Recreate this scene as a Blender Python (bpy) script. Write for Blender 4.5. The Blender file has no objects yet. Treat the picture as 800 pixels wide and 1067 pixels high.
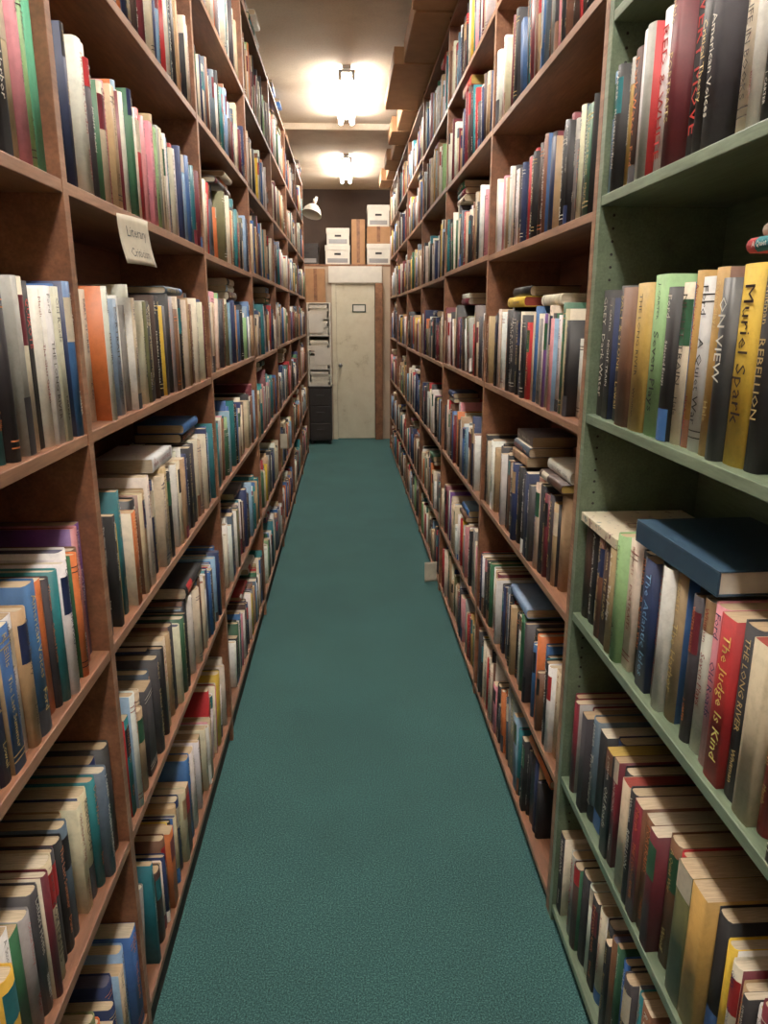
import bpy, bmesh, math, random
import numpy as np
from mathutils import Vector, Matrix
random.seed(7)
R = random.Random(23)
scene = bpy.context.scene
scene.view_settings.view_transform = 'Standard'
scene.view_settings.look = 'None'
scene.view_settings.exposure = 0.0
scene.view_settings.gamma = 1.08

def lin(c):
    return tuple((x/255/12.92 if x/255 <= 0.04045 else ((x/255+0.055)/1.055)**2.4) for x in c)

# ---------------------------------------------------------------- materials
def newmat(name):
    m = bpy.data.materials.new(name); m.use_nodes = True
    nt = m.node_tree
    return m, nt, nt.nodes['Principled BSDF']
def ramp(nt, fac, stops):
    r = nt.nodes.new('ShaderNodeValToRGB')
    els = r.color_ramp.elements
    while len(els) < len(stops): els.new(0.5)
    for e, (p, c) in zip(els, stops):
        e.position = p; e.color = (*c, 1)
    nt.links.new(fac, r.inputs[0])
    return r.outputs[0]
def noise(nt, scale, vscale=(1,1,1), detail=4, rough=0.55):
    tc = nt.nodes.new('ShaderNodeTexCoord'); mp = nt.nodes.new('ShaderNodeMapping')
    mp.inputs['Scale'].default_value = vscale
    n = nt.nodes.new('ShaderNodeTexNoise')
    n.inputs['Scale'].default_value = scale; n.inputs['Detail'].default_value = detail
    n.inputs['Roughness'].default_value = rough
    nt.links.new(tc.outputs['Object'], mp.inputs[0]); nt.links.new(mp.outputs[0], n.inputs['Vector'])
    return n.outputs['Fac']
def mix(nt, a, b, fac, mode='MULTIPLY'):
    m = nt.nodes.new('ShaderNodeMix'); m.data_type = 'RGBA'; m.blend_type = mode
    for sock, val in ((m.inputs[0], fac), (m.inputs[6], a), (m.inputs[7], b)):
        if hasattr(val, 'is_linked'): nt.links.new(val, sock)
        else: sock.default_value = val if isinstance(val, float) else (*val, 1)
    return m.outputs[2]
def bump(nt, bsdf, h, strength, dist=0.002):
    b = nt.nodes.new('ShaderNodeBump'); b.inputs['Strength'].default_value = strength
    b.inputs['Distance'].default_value = dist
    nt.links.new(h, b.inputs['Height']); nt.links.new(b.outputs[0], bsdf.inputs['Normal'])

def wood(name, c1, c2, c3, rough=0.5):
    m, nt, b = newmat(name)
    n = noise(nt, 7, (3, 0.5, 3), 6, 0.6)
    n2 = noise(nt, 60, (3, 0.25, 3), 3)
    col = ramp(nt, n, [(0.3, c1), (0.5, c2), (0.72, c3)])
    g = ramp(nt, n2, [(0.3, (0.75,)*3), (0.65, (1.05,)*3)])
    nt.links.new(mix(nt, col, g, 1.0), b.inputs['Base Color'])
    b.inputs['Roughness'].default_value = rough
    bump(nt, b, n2, 0.15)
    return m
M_wood = wood('shelf_wood', lin((102,66,46)), lin((126,82,57)), lin((146,100,72)))
M_edge = wood('shelf_edge_wood', lin((126,92,70)), lin((154,114,88)), lin((178,138,110)))
M_plank = wood('plank_wood', lin((95,62,40)), lin((125,84,55)), lin((145,100,68)))
M_green = wood('green_painted_wood', lin((82,98,78)), lin((94,110,88)), lin((106,122,100)), 0.45)
M_gedge = wood('green_painted_edge', lin((106,122,100)), lin((120,138,114)), lin((134,150,128)), 0.4)

def simple(name, c, rough=0.6, var=0.12, sc=12, metal=0.0):
    m, nt, b = newmat(name)
    n = noise(nt, sc)
    g = ramp(nt, n, [(0.3, (1-var,)*3), (0.7, (1.0,)*3)])
    nt.links.new(mix(nt, lin(c), g, 1.0), b.inputs['Base Color'])
    b.inputs['Roughness'].default_value = rough; b.inputs['Metallic'].default_value = metal
    return m
M_cardb = simple('cardboard', (164,122,84), 0.8, 0.2)
M_white = simple('white_board', (222,218,205), 0.6)
M_paper = simple('paper_sheets', (222,216,200), 0.8, 0.15, 40)
M_tag = simple('aged_tag_paper', (196,188,168), 0.8, 0.15, 40)
M_dark = simple('dark_metal', (38,34,34), 0.4)
M_black = simple('black_ink', (22,20,22), 0.6)
M_pencil = simple('faded_ink', (84,84,88), 0.7)
M_metal = simple('grey_metal', (150,150,150), 0.35, 0.1, 10, 0.8)
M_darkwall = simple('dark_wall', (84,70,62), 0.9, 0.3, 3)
M_wallp = simple('wall_paint', (180,160,138), 0.85, 0.15, 3)
M_hous = simple('lamp_housing_white', (235,235,230), 0.4)
M_signg = simple('green_sign', (45,62,50), 0.5)
M_kick = simple('toe_kick', (46,34,28), 0.8)
M_door, nt, b = newmat('aged_door_paint')
n = noise(nt, 6, (1,1,1), 8, 0.7)
nt.links.new(ramp(nt, n, [(0.25, lin((160,145,110))), (0.42, lin((208,200,174))), (0.7, lin((220,214,190)))]), b.inputs['Base Color'])
b.inputs['Roughness'].default_value = 0.55
M_ceil, nt, b = newmat('stained_ceiling')
n = noise(nt, 1.3, (1,1,1), 6, 0.6); n2 = noise(nt, 90, (1,1,1), 4, 0.7)
c = ramp(nt, n, [(0.3, lin((200,174,144))), (0.5, lin((230,212,186))), (0.7, lin((238,226,206)))])
g = ramp(nt, n2, [(0.35, (0.88,)*3), (0.6, (1,)*3)])
nt.links.new(mix(nt, c, g, 1.0), b.inputs['Base Color'])
b.inputs['Roughness'].default_value = 0.8
bump(nt, b, n2, 0.5, 0.006)
M_carp, nt, b = newmat('teal_carpet')
n = noise(nt, 240, (1,1,1), 4, 0.85); n2 = noise(nt, 2.2, (1,1,1), 5, 0.6)
c = ramp(nt, n, [(0.36, lin((12,40,42))), (0.5, lin((38,84,84))), (0.62, lin((84,132,130)))])
g = ramp(nt, n2, [(0.3, (0.84,)*3), (0.7, (1.05,)*3)])
nt.links.new(mix(nt, c, g, 1.0), b.inputs['Base Color'])
b.inputs['Roughness'].default_value = 0.95
bump(nt, b, n, 0.7, 0.004)
M_tube = bpy.data.materials.new('fluorescent_tube'); M_tube.use_nodes = True
nt = M_tube.node_tree; nt.nodes.clear()
e = nt.nodes.new('ShaderNodeEmission'); o = nt.nodes.new('ShaderNodeOutputMaterial')
e.inputs[0].default_value = (1.0, 0.93, 0.855, 1); e.inputs[1].default_value = 84
nt.links.new(e.outputs[0], o.inputs[0])
def attrcol(nt):
    a = nt.nodes.new('ShaderNodeAttribute'); a.attribute_name = 'Col'; a.attribute_type = 'GEOMETRY'
    return a
M_cover, nt, b = newmat('book_cover')
a = attrcol(nt); n = noise(nt, 45, (1,1,1), 5, 0.7)
g = ramp(nt, n, [(0.25, (0.74,)*3), (0.55, (1,)*3)])
nt.links.new(mix(nt, a.outputs['Color'], g, 1.0), b.inputs['Base Color'])
nt.links.new(a.outputs['Alpha'], b.inputs['Roughness'])
M_page, nt, b = newmat('book_pages')
a = attrcol(nt); n = noise(nt, 1.0, (40, 900, 900), 2, 0.6)
g = ramp(nt, n, [(0.3, (0.62,)*3), (0.7, (1.0,)*3)])
nt.links.new(mix(nt, a.outputs['Color'], g, 1.0), b.inputs['Base Color'])
b.inputs['Roughness'].default_value = 0.9
M_print, nt, b = newmat('spine_print')
a = attrcol(nt); nt.links.new(a.outputs['Color'], b.inputs['Base Color']); b.inputs['Roughness'].default_value = 0.5
BOOKM = [M_cover, M_page, M_print]

# ---------------------------------------------------------------- helpers
def link(ob, parent=None):
    scene.collection.objects.link(ob)
    if parent: ob.parent = parent
    return ob
def bbox(bm, x0, x1, y0, y1, z0, z1, mi=0):
    vs = [bm.verts.new((x, y, z)) for x in (x0, x1) for y in (y0, y1) for z in (z0, z1)]
    for f in ((0,1,3,2),(4,6,7,5),(0,4,5,1),(2,3,7,6),(0,2,6,4),(1,5,7,3)):
        fc = bm.faces.new([vs[i] for i in f]); fc.material_index = mi
def mk(name, fn, mats, parent=None, bevel=0.0, smooth=False):
    bm = bmesh.new(); fn(bm)
    bmesh.ops.recalc_face_normals(bm, faces=bm.faces)
    me = bpy.data.meshes.new(name); bm.to_mesh(me); bm.free()
    for m in mats: me.materials.append(m)
    if smooth:
        for p in me.polygons: p.use_smooth = True
    ob = bpy.data.objects.new(name, me); link(ob, parent)
    if bevel:
        md = ob.modifiers.new('bevel', 'BEVEL'); md.width = bevel; md.segments = 2; md.limit_method = 'ANGLE'
    return ob
def empty(name, loc=(0,0,0)):
    e = bpy.data.objects.new(name, None); e.empty_display_size = 0.1
    return link(e)
def cyl(bm, p0, p1, r, seg=14, mi=0):
    p0 = Vector(p0); p1 = Vector(p1); d = p1-p0
    q = d.to_track_quat('Z', 'Y').to_matrix().to_4x4()
    res = bmesh.ops.create_cone(bm, cap_ends=True, segments=seg, radius1=r, radius2=r, depth=d.length,
                          matrix=Matrix.Translation((p0+p1)/2) @ q)
    for v in res['verts']:
        for f in v.link_faces: f.material_index = mi

TXT = {}
def text_mesh(s):
    if s in TXT: return TXT[s]
    cu = bpy.data.curves.new('t', 'FONT'); cu.body = s; cu.resolution_u = 1
    ob = bpy.data.objects.new('t', cu); scene.collection.objects.link(ob)
    dg = bpy.context.evaluated_depsgraph_get()
    me = bpy.data.meshes.new_from_object(ob.evaluated_get(dg))
    n = len(me.vertices); co = np.zeros(n*3); me.vertices.foreach_get('co', co); co = co.reshape(-1,3)[:, :2]
    loops = np.zeros(len(me.loops), dtype=np.int64); me.loops.foreach_get('vertex_index', loops)
    cnt = np.array([len(p.vertices) for p in me.polygons], dtype=np.int64)
    if n:
        co = co - co.min(axis=0); co = co / max(co[:,1].max(), 1e-6)
    L = co[:,0].max() if n else 1
    scene.collection.objects.unlink(ob)
    bpy.data.objects.remove(ob); bpy.data.curves.remove(cu); bpy.data.meshes.remove(me)
    TXT[s] = (co, loops, cnt, L)
    return TXT[s]
TITLES = ["THE LONG RIVER","Selected Essays","WINTER HOUSE","A History of Letters","Collected Poems","NIGHT TRAIN",
 "The Glass Garden","MODERN FICTION","On Reading","THE ISLAND","Letters Home","Dark Water","EARLY STORIES","The Painted Room",
 "PORTRAITS","Seven Plays","A LIFE IN BOOKS","The Harbor","American Voices","ROMANTIC VERSE","Critical Theory","The Judge",
 "ORDINARY TIME","SALT & STONE","Old Roads","The Last Summer","REBELLION","A Quiet War","MEMOIRS","The Orchard"]
AUTH = ["MORGAN","Hale","R. Ellis","Whitman","J. CARTER","Lowell","BENNETT","Ford","Woolf","A. Stone","GREY","Marsh","Dunn","PARKER"]

# ---------------------------------------------------------------- books
_l, _c, _m = [], [], []
def _f(idx, m): _l.extend(idx); _c.append(len(idx)); _m.append(m)
for i in range(6): _f([i,i+1,i+8,i+7], 0)
for i in range(6): _f([14+i,21+i,22+i,15+i], 0)
for i in range(6): _f([7+i,8+i,22+i,21+i], 0)
for i in range(6): _f([i,14+i,15+i,i+1], 0)
_f([0,7,21,14], 0); _f([6,20,27,13], 0)
_f(list(range(35,42)), 1); _f(list(range(34,27,-1)), 1); _f([28,35,41,34], 1)
BL = np.array(_l); BC = np.array(_c); BM_ = np.array(_m)

class Builder:
    def __init__(s): s.v=[]; s.l=[]; s.c=[]; s.col=[]; s.m=[]; s.n=0
    def add(s, v, l, c, col, m):
        s.v.append(v); s.l.append(np.asarray(l)+s.n); s.c.append(np.asarray(c)); s.col.append(col); s.m.append(m); s.n += len(v)
    def build(s, name, parent=None):
        V = np.concatenate(s.v); L = np.concatenate(s.l); C = np.concatenate(s.c)
        COL = np.concatenate(s.col); MI = np.concatenate(s.m)
        me = bpy.data.meshes.new(name)
        me.vertices.add(len(V)); me.vertices.foreach_set('co', V.astype(np.float32).ravel())
        me.loops.add(len(L)); me.loops.foreach_set('vertex_index', L.astype(np.int32))
        me.polygons.add(len(C)); st = np.zeros(len(C), dtype=np.int32); st[1:] = np.cumsum(C)[:-1]
        me.polygons.foreach_set('loop_start', st)
        me.polygons.foreach_set('material_index', MI.astype(np.int32))
        me.update(calc_edges=True)
        at = me.color_attributes.new('Col', 'FLOAT_COLOR', 'CORNER')
        at.data.foreach_set('color', np.repeat(COL, C, axis=0).astype(np.float32).ravel())
        for m in BOOKM: me.materials.append(m)
        me.validate()
        ob = bpy.data.objects.new(name, me)
        return link(ob, parent)

P = dict(cream=(224,212,188), ivory=(204,188,158), white=(234,232,224), tan=(178,148,110), brown=(110,72,50), dkbrown=(66,46,38),
 maroon=(106,30,42), red=(176,36,40), black=(28,27,30), char=(58,56,60), navy=(30,44,84), blue=(52,96,152), ltblue=(134,166,194),
 teal=(32,112,120), green=(44,94,64), ltgreen=(140,180,122), olive=(102,100,66), yellow=(220,182,60), orange=(202,110,56),
 pink=(210,138,146), purple=(106,66,134), grey=(146,144,140), slate=(82,96,110), gold=(180,142,74), mint=(90,174,138))
MIXL = [('cream',17),('ivory',11),('white',17),('tan',7),('brown',6),('dkbrown',4),('maroon',5),('red',4),('black',8),('char',6),
 ('navy',6),('blue',6),('ltblue',5),('teal',5),('green',4),('ltgreen',2.5),('olive',3),('yellow',2),('orange',3),('pink',3.5),('purple',1),('grey',5),('slate',4)]
MIXR = [('cream',14),('ivory',9),('white',13),('tan',7),('brown',6),('dkbrown',6),('maroon',7),('red',5),('black',14),('char',8),
 ('navy',6),('blue',4),('ltblue',4),('teal',3),('green',4),('ltgreen',1.5),('olive',2.5),('yellow',2),('orange',2.5),('pink',2.5),('grey',5),('slate',4),('gold',2)]
def pick(mixl):
    return R.choices([a for a,_ in mixl], [w for _,w in mixl])[0]

def add_book(B, s, xf, yp, z0, t, H, D, color, alpha=0.0, lying=False, text=1, title=None, tcol=None, plain=False):
    base = np.array(lin(P[color]))*R.uniform(0.74, 1.08)
    base = base*np.array([R.uniform(.93,1.07) for _ in range(3)])
    hard = R.random() < 0.7 and t > 0.013
    c = 0.0022 if hard else 0.0006
    e = 0.0032 if hard else 0.0004
    rr = 0.006 if hard else 0.0012
    r2 = 0.0016 if hard else 0.0002
    rr = min(rr, t*0.4)
    po = np.array([(D,0),(rr,0),(r2,.2*t),(0,.5*t),(r2,.8*t),(rr,t),(D,t)])
    pi = po.copy(); pi[:,0] += c; pi[0,0] = D; pi[6,0] = D; pi[:,1] = np.clip(pi[:,1], c, t-c)
    pp = pi.copy(); pp[0,0] -= e; pp[6,0] -= e
    def lay(p, w): return np.column_stack([p, np.full(len(p), w)])
    V = np.concatenate([lay(po,0),lay(po,H),lay(pi,0),lay(pi,H),lay(pp,e),lay(pp,H-e)])
    ca, sa = math.cos(alpha), math.sin(alpha)
    def tf(V):
        u, v, w = V[:,0], V[:,1], V[:,2]
        if lying:
            if s < 0: y = yp - w; z = z0 + t - v
            else: y = yp - (H - w); z = z0 + v
        else:
            y = yp - v*ca + w*sa; z = z0 + w*ca + v*sa
        return np.column_stack([xf + s*u, y, z])
    rough = R.uniform(0.42, 0.9)
    cols = np.zeros((len(BC),4)); cols[:,:3] = base; cols[:,3] = rough
    if R.random() < 0.2 and not plain:
        bc = np.array(lin(P[pick(MIXL)])); cols[0,:3] = bc; cols[5,:3] = bc
    pg = np.array(lin(R.choice([(226,204,170),(208,182,146),(230,214,186),(190,162,126),(216,192,156)])))*R.uniform(.8,1.02)
    if R.random() < 0.06: pg = np.array(lin(R.choice([(150,60,50),(90,90,110),(190,160,80)])))
    cols[-3:,:3] = pg
    B.add(tf(V), BL, BC, cols, BM_)
    lum = base.mean()
    if tcol is None:
        tcol = R.choice([(30,28,30),(140,30,30),(30,40,90),(40,30,25),(60,50,40)]) if lum > 0.25 else R.choice([(210,184,116),(225,220,205),(225,220,205),(190,164,104),(210,120,64)])
    tc = np.array(lin(tcol))
    def band(w0, w1, colr, off=0.0004):
        p = po[1:6].copy(); p[:,0] -= off
        Vb = np.concatenate([lay(p,w0), lay(p,w1)])
        l = []
        for i in range(4): l += [i,i+1,i+6,i+5]
        cc = np.zeros((4,4)); cc[:,:3] = colr; cc[:,3] = rough
        B.add(tf(Vb), l, [4]*4, cc, np.full(4,0))
    if text and not plain:
        q = R.random()
        if q < 0.15: band(H*.62, H*.9, np.array(lin(P[R.choice(['red','black','navy','cream','tan','teal','maroon','green'])])))
        elif q < 0.27: band(0.001, H*R.uniform(.12,.35), np.array(lin(P[R.choice(['black','navy','maroon','white','char','blue','brown'])])))
        elif q < 0.40:
            for w in (.08,.12,.86,.9): band(H*w, H*w+.0018, tc)
        elif q < 0.46: band(H*.8, H*.999, np.array(lin(P[pick(MIXL)])))
    def put_text(st, wtop, maxlen, size):
        co, lo, cn, L = text_mesh(st)
        if len(co) == 0: return
        k = min(size, maxlen/L)
        tx = co[:,0]*k; ty = (co[:,1]-.5)*k
        Vt = np.column_stack([np.full(len(co), -0.0009), t/2 + s*ty, wtop - tx])
        cc = np.zeros((len(cn),4)); cc[:,:3] = tc; cc[:,3] = .5
        B.add(tf(Vt), lo, cn, cc, np.full(len(cn), 2))
    def dash(w0, w1, hw):
        Vt = np.array([(-.0009,t/2-hw,w0),(-.0009,t/2+hw,w0),(-.0009,t/2+hw,w1),(-.0009,t/2-hw,w1)])
        B.add(tf(Vt), [0,1,2,3], [4], np.array([[*(tc*.7+base*.3),.5]]), np.array([2]))
    if text == 2:
        if title: put_text(title, H*.9, H*.8, t*.62)
        else:
            q = R.random()
            if q < .45:
                put_text(R.choice(TITLES), H*.93, H*.55, t*R.uniform(.28,.5)); put_text(R.choice(AUTH), H*.3, H*.2, t*.32)
            elif q < .8:
                put_text(R.choice(AUTH), H*.95, H*.22, t*.38); put_text(R.choice(TITLES), H*.66, H*.5, t*R.uniform(.28,.5))
    elif text == 1 and R.random() < .8:
        a = R.uniform(.82,.92); b = R.uniform(.35,.55); dash(H*b, H*a, t*R.uniform(.1,.2))
        if R.random() < .6: dash(H*.1, H*R.uniform(.16,.28), t*.14)

def fill(B, s, face, y_far, y_near, z, gap, mixl, text, explicit=None, full=False, hmean=0.222, flat=None):
    y = y_far - 0.003
    tops = []
    hb = R.gauss(hmean, .008)
    hlim = gap - 0.03
    ex = list(explicit or [])
    if not ex and not full and R.random() < .10:
        zz = z; n = R.randint(3,6); hh = 0
        for k in range(n):
            t = R.uniform(.018,.04); H = R.uniform(.19,.24)
            if zz+t > z+gap-.03: break
            add_book(B, s, face+s*R.uniform(.012,.03), y-R.uniform(0,.012), zz, t, H, H*.68, pick(mixl), lying=True, text=text); zz += t
        y -= .258
    lean_left = 0; al = 0
    while True:
        if ex:
            it = ex.pop(0); color, t, H = it[0], it[1], it[2]; title = it[3] if len(it) > 3 else None; tcol = it[4] if len(it) > 4 else None
        else:
            color = pick(mixl); t = min(.058, max(.011, R.lognormvariate(math.log(.0265), .40))); title = None; tcol = None
            if R.random() < .14: hb = R.gauss(hmean, .018)
            H = hb + R.gauss(0, .017)
            if R.random() < .08: H = R.uniform(.17,.20)
            if R.random() < .06: H += .03
        H = min(H, hlim)
        D = min(H*R.uniform(.58,.76), .19)
        if lean_left == 0 and not ex and not explicit and R.random() < .035:
            al = math.radians(R.uniform(4,12)); lean_left = R.randint(3,8)
            y -= H*math.sin(al)+.01
        if lean_left > 0:
            if y - t*1.05 < y_near + .004: break
            add_book(B, s, face+s*R.uniform(.008,.022), y, z, t, H, D, color, alpha=al, text=text)
            y -= t/math.cos(al)+.0008; lean_left -= 1
            tops.append((y, y+t+H*math.sin(al), z+H*math.cos(al)+t*math.sin(al)))
            continue
        if y - t < y_near + .004: break
        setb = R.uniform(.002,.024) + (R.uniform(0,.035) if R.random() < .2 else 0)
        add_book(B, s, face+s*setb, y, z, t, H, D, color, text=text, title=title, tcol=tcol, plain=bool(title))
        tops.append((y-t, y, z+H)); y -= t+.0006
        if not ex and not full and y < y_near+.22 and R.random() < .07: break
    if flat is not None: groups = flat
    elif explicit or not text: groups = []
    else: groups = [(R.uniform(y_near+.3, y_far-.05), R.randint(1,3)) for _ in range(R.choices([0,1,2],[.35,.4,.25])[0])]
    used = []
    for ya, cnt in groups:
        if not tops: break
        L = R.uniform(.19,.235)
        if any(abs(ya-u) < .27 for u in used): continue
        used.append(ya)
        zt = max([c for a,b_,c in tops if b_ > ya-L-.015 and a < ya] or [9])
        for k in range(cnt):
            t = R.uniform(.018,.036)
            if zt + t < z+gap-.012:
                add_book(B, s, face+s*R.uniform(.01,.04), ya-R.uniform(0,.01), zt+.0008, t, L, L*.68, pick(mixl), lying=True, text=text)
                zt += t+.0008
    return tops

# ---------------------------------------------------------------- layout
XL, XR = -0.444, 0.524
DEP = 0.28
UT = 0.024
CEIL = 3.12
L_up = [1.30+1.22*k for k in range(-2, 7)]
R_up = [1.61+1.222*k for k in range(-2, 7)]
LL = [0.10, .535, .95, 1.355, 1.76, 2.15, 2.54, 2.93]
RG = [0.05, .437, .878, 1.344, 1.788, 2.12, 2.52, 2.93]
RB = [0.05, .40, .85, 1.31, 1.765, 2.185, 2.57, 2.93]

def bookcase(name, s, face, ups, levels, mats):
    def fn(bm):
        xa, xb = sorted((face, face+s*DEP))
        for y in ups: bbox(bm, xa, xb, y-UT/2, y+UT/2, 0.0, 2.95)
        for k in range(len(ups)-1):
            y0, y1 = ups[k]+UT/2, ups[k+1]-UT/2
            for z in levels[k]:
                xa2, xb2 = sorted((face+s*.001, face+s*(DEP-.012)))
                bbox(bm, xa2, xb2, y0, y1, z-.02, z)
            xk, xk2 = sorted((face+s*.012, face+s*.024))
            if levels[k][0] > .04: bbox(bm, xk, xk2, y0, y1, 0, levels[k][0]-.02, 1)
            xa3, xb3 = sorted((face+s*(DEP-.012), face+s*(DEP-.002)))
            bbox(bm, xa3, xb3, y0, y1, 0.0, 2.93)
        for f in bm.faces:
            xc = f.calc_center_median().x
            if abs(xc-face) < .0015: f.material_index = 2
    return mk(name, fn, mats, bevel=.0015)

def jit(lv, a): return [lv[0]]+[z+R.uniform(-a,a) for z in lv[1:-1]]+[lv[-1]]
levL = [LL, LL, LL] + [jit(LL,.012) for _ in range(5)]
levRb = [RB] + [jit(RB,.014) for _ in range(5)]
levRg = [RG, RG]
bookcase('wooden_bookcase', -1, XL, L_up, levL, [M_wood, M_kick, M_edge])
wr_up = [R_up[2]+UT+.001]+R_up[3:]
bookcase('wooden_bookcase', 1, XR, wr_up, levRb, [M_wood, M_kick, M_edge])
gb = bookcase('green_bookcase', 1, XR, R_up[:3], levRg, [M_green, M_kick, M_gedge])
def holes(bm):
    for y in (R_up[2]-UT/2-.0006, R_up[1]-UT/2-.0006):
        z = .1
        while z < 2.85:
            cyl(bm, (XR+.03, y, z), (XR+.03, y+.0005, z), .003, 8)
            z += .0254
mk('peg_holes', holes, [M_black], parent=gb)

def scl(lst, kt, kh): return [(a[0], a[1]*kt, a[2]*kh)+tuple(a[3:]) for a in lst]
EXR = {
 3: scl([('char',.045,.235),('black',.028,.22),('char',.045,.24),('brown',.05,.235),('gold',.055,.24),('ltgreen',.052,.25,None,(30,40,30)),
     ('black',.03,.23),('cream',.03,.235),('gold',.022,.25),('white',.035,.24),('gold',.03,.25),('char',.026,.235,'ON VIEW',(235,235,225)),
     ('yellow',.045,.25,'Muriel Spark',(40,20,15)),('black',.03,.245),('white',.04,.262,None,(200,60,50)),('navy',.025,.24),('cream',.03,.24),('ltblue',.03,.24)], 1.22, 1.1),
 4: scl([('ltblue',.022,.20),('black',.02,.20),('gold',.018,.205),('dkbrown',.03,.21),('white',.03,.225),('grey',.025,.22),('white',.03,.23,'RED & WHITE',(170,30,30)),
     ('tan',.022,.225),('maroon',.025,.23),('pink',.02,.235),('black',.03,.24,'EVERY MOVE',(190,40,35)),('black',.028,.245),('char',.03,.24),('cream',.03,.235),('cream',.03,.25)], 1.35, 1.12),
 2: scl([('dkbrown',.03,.2),('black',.03,.2),('dkbrown',.028,.2),('brown',.026,.2),('dkbrown',.03,.2),('tan',.028,.2),('ltgreen',.028,.235),('cream',.03,.235),('black',.03,.225),
     ('navy',.035,.225,'The Atlantic Isles',(120,170,210)),('grey',.025,.23),('white',.025,.235),('tan',.03,.24),('black',.025,.225),('char',.02,.225),('white',.028,.23),
     ('pink',.03,.235),('red',.032,.235,'The Judge Is Kind',(240,220,120)),('char',.034,.24),('ivory',.03,.235)], 1.3, 1.12),
 1: scl([('maroon',.03,.21),('maroon',.025,.215),('maroon',.03,.21),('char',.03,.22),('slate',.03,.23),('black',.035,.22),('navy',.03,.225),('black',.03,.225),('maroon',.02,.225),
     ('black',.03,.22),('ivory',.03,.22),('black',.028,.225),('maroon',.03,.225),('brown',.03,.22),('maroon',.026,.22),('brown',.035,.23),('red',.02,.23),('olive',.04,.235),('gold',.04,.235),('black',.03,.23)], 1.2, 1.1),
 0: scl([('char',.03,.21),('ivory',.03,.2),('grey',.03,.21),('dkbrown',.03,.21),('black',.04,.22),('white',.025,.22),('black',.03,.22),('cream',.03,.22),('char',.03,.22)], 1.2, 1.1),
}
EXL = {
 4: [('mint',.03,.25),('ltgreen',.02,.26),('ivory',.035,.26),('pink',.022,.25),('ivory',.028,.25),('black',.024,.24,'MATTIE',(230,225,215)),('black',.03,.25),('tan',.03,.24)],
 3: [('blue',.026,.25),('blue',.03,.245),('cream',.024,.24),('white',.028,.24),('white',.022,.235),('black',.022,.245,'QUIXOTE',(220,60,50)),('cream',.03,.25),('grey',.022,.25),('ltblue',.03,.25),
     ('black',.02,.24),('teal',.022,.24),('orange',.03,.235),('white',.025,.24),('orange',.03,.24),('dkbrown',.03,.24)],
 2: [('purple',.026,.25),('pink',.024,.25),('brown',.03,.22),('orange',.022,.22),('white',.035,.235),('white',.024,.225),('teal',.022,.22),('char',.02,.215),('orange',.022,.22),('grey',.022,.22),
     ('blue',.04,.235),('tan',.026,.21),('white',.03,.21),('blue',.034,.21),('navy',.03,.2),('char',.03,.22)],
 1: [('char',.035,.23),('navy',.03,.22),('slate',.03,.22),('teal',.025,.22),('ivory',.035,.215),('cream',.025,.21),('tan',.025,.21),('slate',.03,.215),('black',.03,.21),('char',.025,.21),
     ('ivory',.035,.22),('maroon',.02,.22),('char',.03,.215),('grey',.03,.2),('green',.03,.2)],
 0: [('blue',.04,.24),('ltblue',.03,.23),('ivory',.03,.21),('navy',.035,.22)],
}
def seq(names, t, H): return [(n_, t*R.uniform(.7,1.3), H+R.gauss(0,.011)) for n_ in names.split()]
EXL1 = {
 3: seq('navy maroon cream char ivory black cream brown white black tan cream char white black ivory brown grey black white char black white dkbrown cream black olive cream black white navy ivory grey cream white ltblue char navy white cream', .026, .235),
 4: seq('maroon teal blue ltblue teal blue ltblue green navy white red cream green ltblue white cream ivory grey ltgreen tan pink tan pink red cream ivory green cream ltblue white cream tan pink ivory ltgreen tan', .027, .235),
 2: seq('teal blue ltblue navy black cream white ivory cream white char cream black navy white cream tan ivory cream white ltgreen cream black tan ivory cream navy tan black cream tan ivory', .028, .235),
 1: seq('blue navy slate ltblue blue white char blue navy white white cream brown black cream ivory white char slate black green ivory cream char tan white ivory black navy ltgreen char slate', .028, .225),
}
EXR1 = {
 3: seq('brown tan dkbrown maroon char black cream cream white black char black black char white black cream olive black red char ivory blue cream grey white white purple cream black pink white green', .028, .25),
 4: seq('ltblue tan cream white pink white tan white char cream maroon black white char tan navy black red black red black dkbrown maroon char brown black navy black char black maroon black grey', .029, .24),
 2: seq('black cream char white tan black char dkbrown black white black char brown char cream navy black white black char navy char brown ivory black maroon char', .032, .245),
 1: seq('red navy white char cream black green white tan ivory maroon white black char navy char slate white black red tan black char white green black olive char black tan', .03, .24),
}
def inner(ups, k): return ups[k+1]-UT/2, ups[k]+UT/2
def run(s, face, ups, levels, exs, mixl, nearbays, flats={}):
    for k in range(len(ups)-1):
        B = Builder()
        yf, yn = inner(ups, k)
        lv = levels[k]
        text = 2 if k in nearbays else 1
        for r in range(len(lv)-1):
            gap = lv[r+1]-.02-lv[r]
            e_ = exs.get(k, {}).get(r)
            hm = (.232 if r > 1 else .222) if s < 0 else (.246 if r > 1 else .236)
            fill(B, s, face, yf, yn, lv[r], gap, mixl, text, explicit=e_, hmean=hm, flat=flats.get((k, r)))
        y = yf-.05
        while y > yn+.3:
            zz = 2.951
            if s < 0 and R.random() < .85:
                for q in range(R.randint(1,5)):
                    t = R.uniform(.02,.032)
                    add_book(B, s, face+s*R.uniform(.0,.05), y, zz, t, .23, .16, pick(mixl), lying=True, text=1); zz += t+.0006
            y -= R.uniform(.26,.32)
        B.build('shelved_books')
run(-1, XL, L_up, levL, {1: EXL, 2: EXL1}, MIXL, (1,2,3), {(2,3): [(2.2,1)], (2,2): [(2.35,2),(1.95,1)], (2,1): [(2.2,1)], (1,3): [], (1,2): []})
run(1, XR, R_up[:3], levRg, {1: EXR}, MIXR, (1,), {(1,3): [(1.04,2)]})
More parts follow.
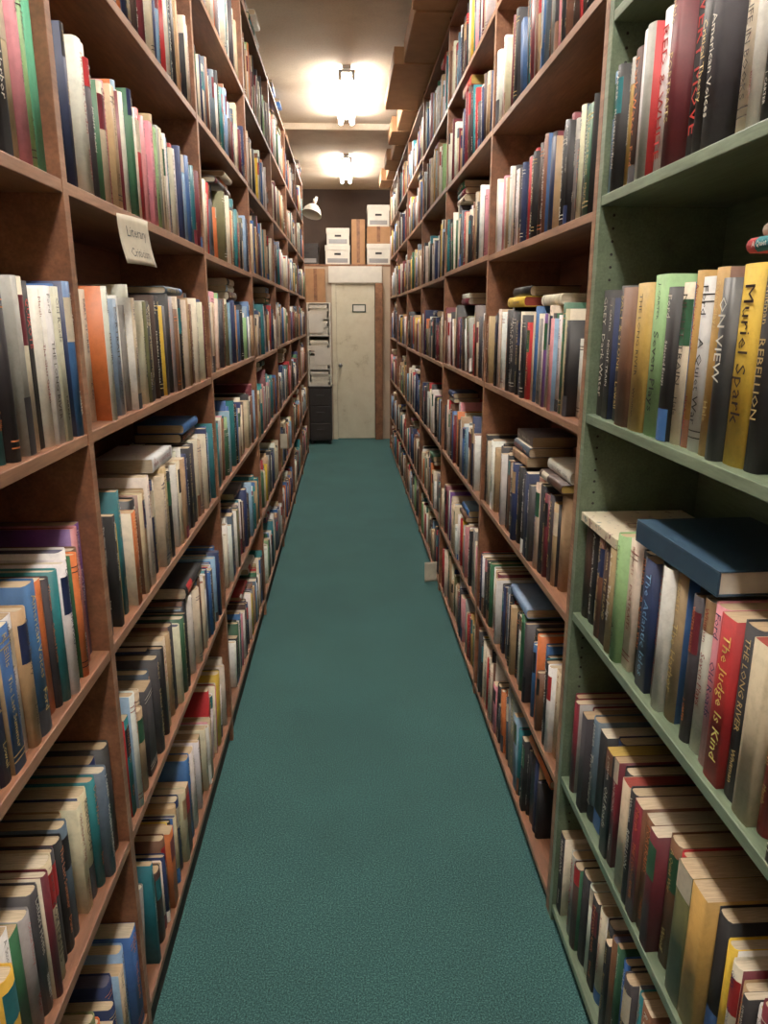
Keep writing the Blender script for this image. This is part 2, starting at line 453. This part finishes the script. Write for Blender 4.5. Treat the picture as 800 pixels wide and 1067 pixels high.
run(1, XR, wr_up, levRb, {0: EXR1}, MIXR, (0,1), {(0,3): [(2.55,2),(2.15,1)], (0,2): [(2.4,3),(2.0,2)], (0,1): [(2.3,1)]})

def flat_book(name, x0, x1, y0, y1, z0, t, cov, rot):
    e_ = empty(name)
    cx, cy = (x0+x1)/2, (y0+y1)/2; w, l = (x1-x0)/2, (y1-y0)/2
    def c(bm):
        bbox(bm, -w, w, -l, l, 0, .0028); bbox(bm, -w, w, -l, l, t-.0028, t); bbox(bm, -w, -w+.004, -l, l, .0028, t-.0028)
    def p(bm): bbox(bm, -w+.004, w-.004, -l+.004, l-.004, .0029, t-.0029)
    a = mk('cover', c, [cov], e_, .001); b_ = mk('page_block', p, [M_paper], e_)
    e_.location = (cx, cy, z0); e_.rotation_euler = (0,0,math.radians(rot))
    return e_
M_blue = simple('blue_cloth', (46,72,94), 0.4, .2, 60)
M_map, nt, b = newmat('illustrated_cover')
n = noise(nt, 22, (1,1,1), 5, .7)
nt.links.new(ramp(nt, n, [(0.36, lin((120,60,40))), (0.42, lin((226,214,186))), (0.6, lin((226,214,186))), (0.66, lin((110,130,120)))]), b.inputs['Base Color'])
b.inputs['Roughness'].default_value = .3
flat_book('illustrated_book', XR+.004, XR+.235, 1.372, 1.592, .878+.2262, .02, M_map, 0)
flat_book('blue_book', XR+.012, XR+.23, 1.0, 1.29, .878+.2715, .04, M_blue, 2)

# ---------------------------------------------------------------- room shell
WX0, WX1 = XL-DEP-.002, XR+DEP+.002
YB, YF = 9.62, -1.9
mk('floor', lambda bm: bbox(bm, WX0-.1, WX1+.1, YF-.1, 10.4, -.05, 0), [M_carp])
mk('ceiling', lambda bm: bbox(bm, WX0-.1, WX1+.1, YF-.1, 10.4, CEIL, CEIL+.05), [M_ceil])
mk('wall_left', lambda bm: bbox(bm, WX0-.1, WX0, YF, 10.3, 0, CEIL), [M_wallp])
mk('wall_right', lambda bm: bbox(bm, WX1, WX1+.1, YF, 10.3, 0, CEIL), [M_wallp])
mk('wall_front', lambda bm: bbox(bm, WX0, WX1, YF-.1, YF, 0, CEIL), [M_wallp])
mk('wall_back', lambda bm: (bbox(bm, WX0, -.13, YB, YB+.06, 0, 2.15), bbox(bm, -.13, .40, YB, YB+.06, 1.95, 2.15), bbox(bm, .40, WX1, YB, YB+.06, 0, 2.15)), [M_wallp])
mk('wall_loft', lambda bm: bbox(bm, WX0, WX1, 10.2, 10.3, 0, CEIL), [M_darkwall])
mk('loft_deck', lambda bm: bbox(bm, WX0, WX1, YB-.005, 10.2, 2.15, 2.175), [M_plank])
mk('trim_1', lambda bm: bbox(bm, -.20, .46, YB-.03, YB-.001, 1.955, 2.15), [M_white], bevel=.003)
mk('trim_2', lambda bm: bbox(bm, WX0, WX1, 6.85, 6.92, CEIL-.05, CEIL), [M_ceil], bevel=.004)
de = empty('door_1')
def dpanel(bm):
    bbox(bm, -.11, .37, YB+.005, YB+.045, .01, 1.935)
def dcase(bm):
    bbox(bm, -.165, -.112, YB-.014, YB+.05, 0, 1.954); bbox(bm, -.112, .372, YB-.014, YB+.05, 1.937, 1.954)
mk('leaf', dpanel, [M_door], de, .002); mk('casing', dcase, [M_door], de, .003)
def knob(bm):
    cyl(bm, (-.07, YB+.006, .95), (-.07, YB-.03, .95), .010)
    bmesh.ops.create_uvsphere(bm, u_segments=16, v_segments=10, radius=.026, matrix=Matrix.Translation((-.07, YB-.045, .95)))
mk('knob', knob, [M_metal], de, smooth=True)
sg = mk('door_sign', lambda bm: (bbox(bm, .09, .26, YB-.002, YB+.0045, 1.60, 1.70, 0), bbox(bm, .105, .245, YB-.003, YB-.002, 1.615, 1.685, 1)), [M_signg, M_white], de)
mk('wooden_plank', lambda bm: bbox(bm, .376, .47, YB-.06, YB-.032, 0, 1.95), [M_plank], bevel=.003)

def storage_box(name, x0, x1, y0, y1, z0, z1, mat, lid=True):
    e_ = empty(name)
    def body(bm): bbox(bm, x0+.005, x1-.005, y0+.005, y1-.005, z0, z1-(.004 if lid else 0))
    mk('box_body', body, [mat], e_, .003)
    if lid:
        mk('lid', lambda bm: bbox(bm, x0, x1, y0, y1, z1-.06, z1), [mat], e_, .003)
        xc = (x0+x1)/2; zc = (z0+z1)/2+.01
        def hole(bm):
            bbox(bm, xc-.04, xc+.04, y0+.002, y0+.006, zc-.012, zc+.012)
        mk('hand_hole', hole, [M_black], e_, .0)
        mk('label', lambda bm: bbox(bm, x0+.03, x1-.03, y0+.0025, y0+.0055, z0+.02, z0+.07), [M_metal], e_)
    else:
        xc = (x0+x1)/2
        mk('tape', lambda bm: (bbox(bm, xc-.02, xc+.02, y0+.003, y0+.0055, z0+.02, z1), bbox(bm, xc-.02, xc+.02, y0+.005, y1-.005, z1, z1+.001)), [M_plank], e_)
    return e_
storage_box('storage_box', -.24, .07, 9.66, 10.02, 2.176, 2.40, M_white)
storage_box('storage_box', -.22, .065, 9.67, 10.02, 2.401, 2.60, M_white)
storage_box('cardboard_box', .085, .26, 9.66, 10.0, 2.176, 2.70, M_cardb, False)
storage_box('storage_box', .275, .57, 9.66, 10.02, 2.176, 2.42, M_white)
storage_box('cardboard_box', .275, .57, 9.66, 10.02, 2.421, 2.62, M_cardb, False)
storage_box('storage_box', .285, .56, 9.68, 10.02, 2.623, 2.87, M_white)
storage_box('storage_box', -.62, -.32, 9.66, 10.0, 2.176, 2.42, M_dark)
storage_box('cardboard_box', -.66, -.36, 8.90, 9.20, 0.0, .42, M_cardb, False) if False else None

ce = empty('filing_cabinet')
cx0, cx1, cy0, cy1 = -.46, -.18, 9.20, 9.58
mk('cabinet_body', lambda bm: bbox(bm, cx0, cx1, cy0+.02, cy1, .05, .70), [M_dark], ce, .004)
mk('top_slab', lambda bm: bbox(bm, cx0-.01, cx1+.01, cy0, cy1, .70, .72), [M_dark], ce, .003)
for i in range(3):
    z = .07+i*.21
    mk('drawer_%d'%(i+1), lambda bm: bbox(bm, cx0+.015, cx1-.015, cy0+.005, cy0+.02, z, z+.195), [M_dark], ce, .003)
    mk('handle_%d'%(i+1), lambda bm: cyl(bm, (-.37, cy0-.002, z+.12), (-.27, cy0-.002, z+.12), .006), [M_dark], ce)
def feet(bm):
    for x in (cx0+.03, cx1-.03):
        for y in (cy0+.05, cy1-.03): cyl(bm, (x,y,0), (x,y,.052), .018)
mk('feet', feet, [M_black], ce)
re_ = empty('paper_rack')
def rack(bm):
    for x in (cx0, cx1-.015):
        bbox(bm, x, x+.015, cy0+.03, cy1, .721, 1.70)
    for z in (.721, .92, 1.12, 1.32, 1.52, 1.70): bbox(bm, cx0, cx1, cy0+.03, cy1, z, z+.012)
    bbox(bm, cx0, cx1, cy1-.01, cy1, .721, 1.70)
mk('rack_frame', rack, [M_white], re_, .001)
def papers(bm):
    for z in (.734, .933, 1.133, 1.333, 1.533):
        zz = z
        for q in range(R.randint(5,8)):
            h = R.uniform(.018,.04)
            if zz+h > z+.17: break
            o = R.uniform(-.015,.012)
            bbox(bm, cx0+.03+o, cx1-.03+o, cy0+.04+o, cy1-.03, zz, zz+h); zz += h+.001
mk('paper_stacks', papers, [M_paper], re_)
mk('notices', lambda bm: (bbox(bm, cx0+.02, cx0+.19, cy0+.024, cy0+.029, 1.36, 1.58), bbox(bm, cx0+.08, cx1-.01, cy0+.024, cy0+.029, .98, 1.18)), [M_white], re_)
storage_box('cardboard_box', -.47, -.23, 9.24, 9.56, 1.713, 2.10, M_cardb, False)

yy = 3.0
for i,(L_, over, h) in enumerate([(1.0,.19,.10),(.75,.17,.12),(1.0,.225,.09),(.6,.10,.15),(.5,.14,.11),(.6,.08,.15),(.5,.12,.1),(.55,.07,.15),(.5,.12,.12)]):
    def carton(bm):
        bbox(bm, XR-over, XR+.26, yy, yy+L_-.03, 2.951, 2.951+h)
        bbox(bm, XR-over+.0, XR+.26, yy+.1, yy+.14, 2.951+h, 2.952+h)
        bbox(bm, XR-over-.004, XR-over, yy+.03, yy+L_-.06, 2.955, 2.951+h-.02)
    mk('flat_carton', carton, [M_cardb], bevel=.004); yy += L_

for i, y0 in enumerate((-1.5, .35, 2.3, 5.35, 8.05)):  # near ones out of view, respaced with an extra added to brighten the foreground
    fe = empty('fluorescent_light')
    y1 = y0+1.22; xc = .03
    mk('housing', lambda bm: bbox(bm, xc-.03, xc+.03, y0, y1, CEIL-.022, CEIL-.001), [M_hous], fe, .006)
    mk('lamp_holders', lambda bm: [bbox(bm, xc+dx-.012, xc+dx+.012, y, y+.012, CEIL-.085, CEIL-.023) for dx in (-.045,.045) for y in (y0+.01, y1-.022)] + [bbox(bm, xc-.045, xc+.045, y, y+.012, CEIL-.04, CEIL-.023) for y in (y0+.01, y1-.022)], [M_hous], fe, .002)
    def tubes(bm):
        for dx in (-.045,.045): cyl(bm, (xc+dx, y0+.023, CEIL-.06), (xc+dx, y1-.023, CEIL-.06), .019, 12)
    mk('tubes', tubes, [M_tube], fe, smooth=False)

le = empty('clamp_lamp')
def dome(bm):
    seg = 20
    prof = [(.012,.11),(.03,.105),(.055,.09),(.085,.055),(.10,.01),(.105,0)]
    rings = [[bm.verts.new((r*math.cos(2*math.pi*i/seg), r*math.sin(2*math.pi*i/seg), z)) for i in range(seg)] for r,z in prof]
    for a_, b_ in zip(rings, rings[1:]):
        for i in range(seg): bm.faces.new((a_[i], a_[(i+1)%seg], b_[(i+1)%seg], b_[i]))
    cyl(bm, (0,0,.10), (0,0,.17), .02)
    cyl(bm, (0,0,.15), (.0,.09,.20), .006)
    bbox(bm, -.012,.012,.075,.11,.17,.24)
lo = mk('reflector', dome, [M_white], le, smooth=True)
le.location = (-.335, 8.2, 2.57); le.rotation_euler = (math.radians(-20), math.radians(15), 0)

def sheet(name, p0, p1, ztop, zbot, curl, text=None):
    e_ = empty(name)
    p0 = Vector((*p0, 0)); p1 = Vector((*p1, 0)); d = p1-p0; nrm = Vector((d.y, -d.x, 0)).normalized()
    def pt(a, b, off=0):
        v = p0 + d*a + nrm*(curl*(b**2)+off + curl*.4*math.sin(a*3.1)); v.z = ztop + (zbot-ztop)*b; return v
    def fn(bm):
        g = [[bm.verts.new(pt(i/10, j/8)) for j in range(9)] for i in range(11)]
        for i in range(10):
            for j in range(8): bm.faces.new((g[i][j], g[i+1][j], g[i+1][j+1], g[i][j+1]))
    o_ = mk('card', fn, [M_tag], e_, smooth=True)
    md = o_.modifiers.new('thick', 'SOLIDIFY'); md.thickness = .0006
    if text:
        def tx(bm):
            for line, (bb, st) in enumerate(text):
                co, lo_, cn, L = text_mesh(st)
                w = d.length*.62; k = w/L
                vs = []
                for (x, y) in co:
                    a = .19 + x*k/d.length; b_ = bb - y*k/(ztop-zbot)
                    vs.append(bm.verts.new(pt(a, b_, .0012)))
                i = 0
                for c_ in cn:
                    try: bm.faces.new([vs[q] for q in lo_[i:i+c_]])
                    except Exception: pass
                    i += c_
        mk('lettering', tx, [M_pencil], e_)
    return e_
sheet('section_sign', (XL+.003, 1.56), (XL+.026, 1.70), 1.745, 1.652, .014, [(.5,'Literary'), (.84,'Criticism')])
sheet('price_card', (XR-.075, 4.12), (XR-.002, 4.13), .15, .03, .004)
sheet('price_card', (XL+.002, 4.9), (XL+.05, 4.9), .80, .70, .004)

w = bpy.data.worlds.new('w'); scene.world = w; w.use_nodes = True
w.node_tree.nodes['Background'].inputs[0].default_value = (.5,.5,.5,1); w.node_tree.nodes['Background'].inputs[1].default_value = .3
cam = bpy.data.cameras.new('camera'); co = bpy.data.objects.new('camera', cam); link(co)
cam.sensor_fit = 'VERTICAL'; cam.sensor_height = 36; cam.lens = 26; cam.clip_start = .02
p = math.radians(14.8); th = math.radians(2.9)
f = Vector((math.sin(th)*math.cos(p), math.cos(th)*math.cos(p), -math.sin(p)))
co.location = (0, 0, 1.55); co.rotation_euler = f.to_track_quat('-Z', 'Y').to_euler()
scene.camera = co
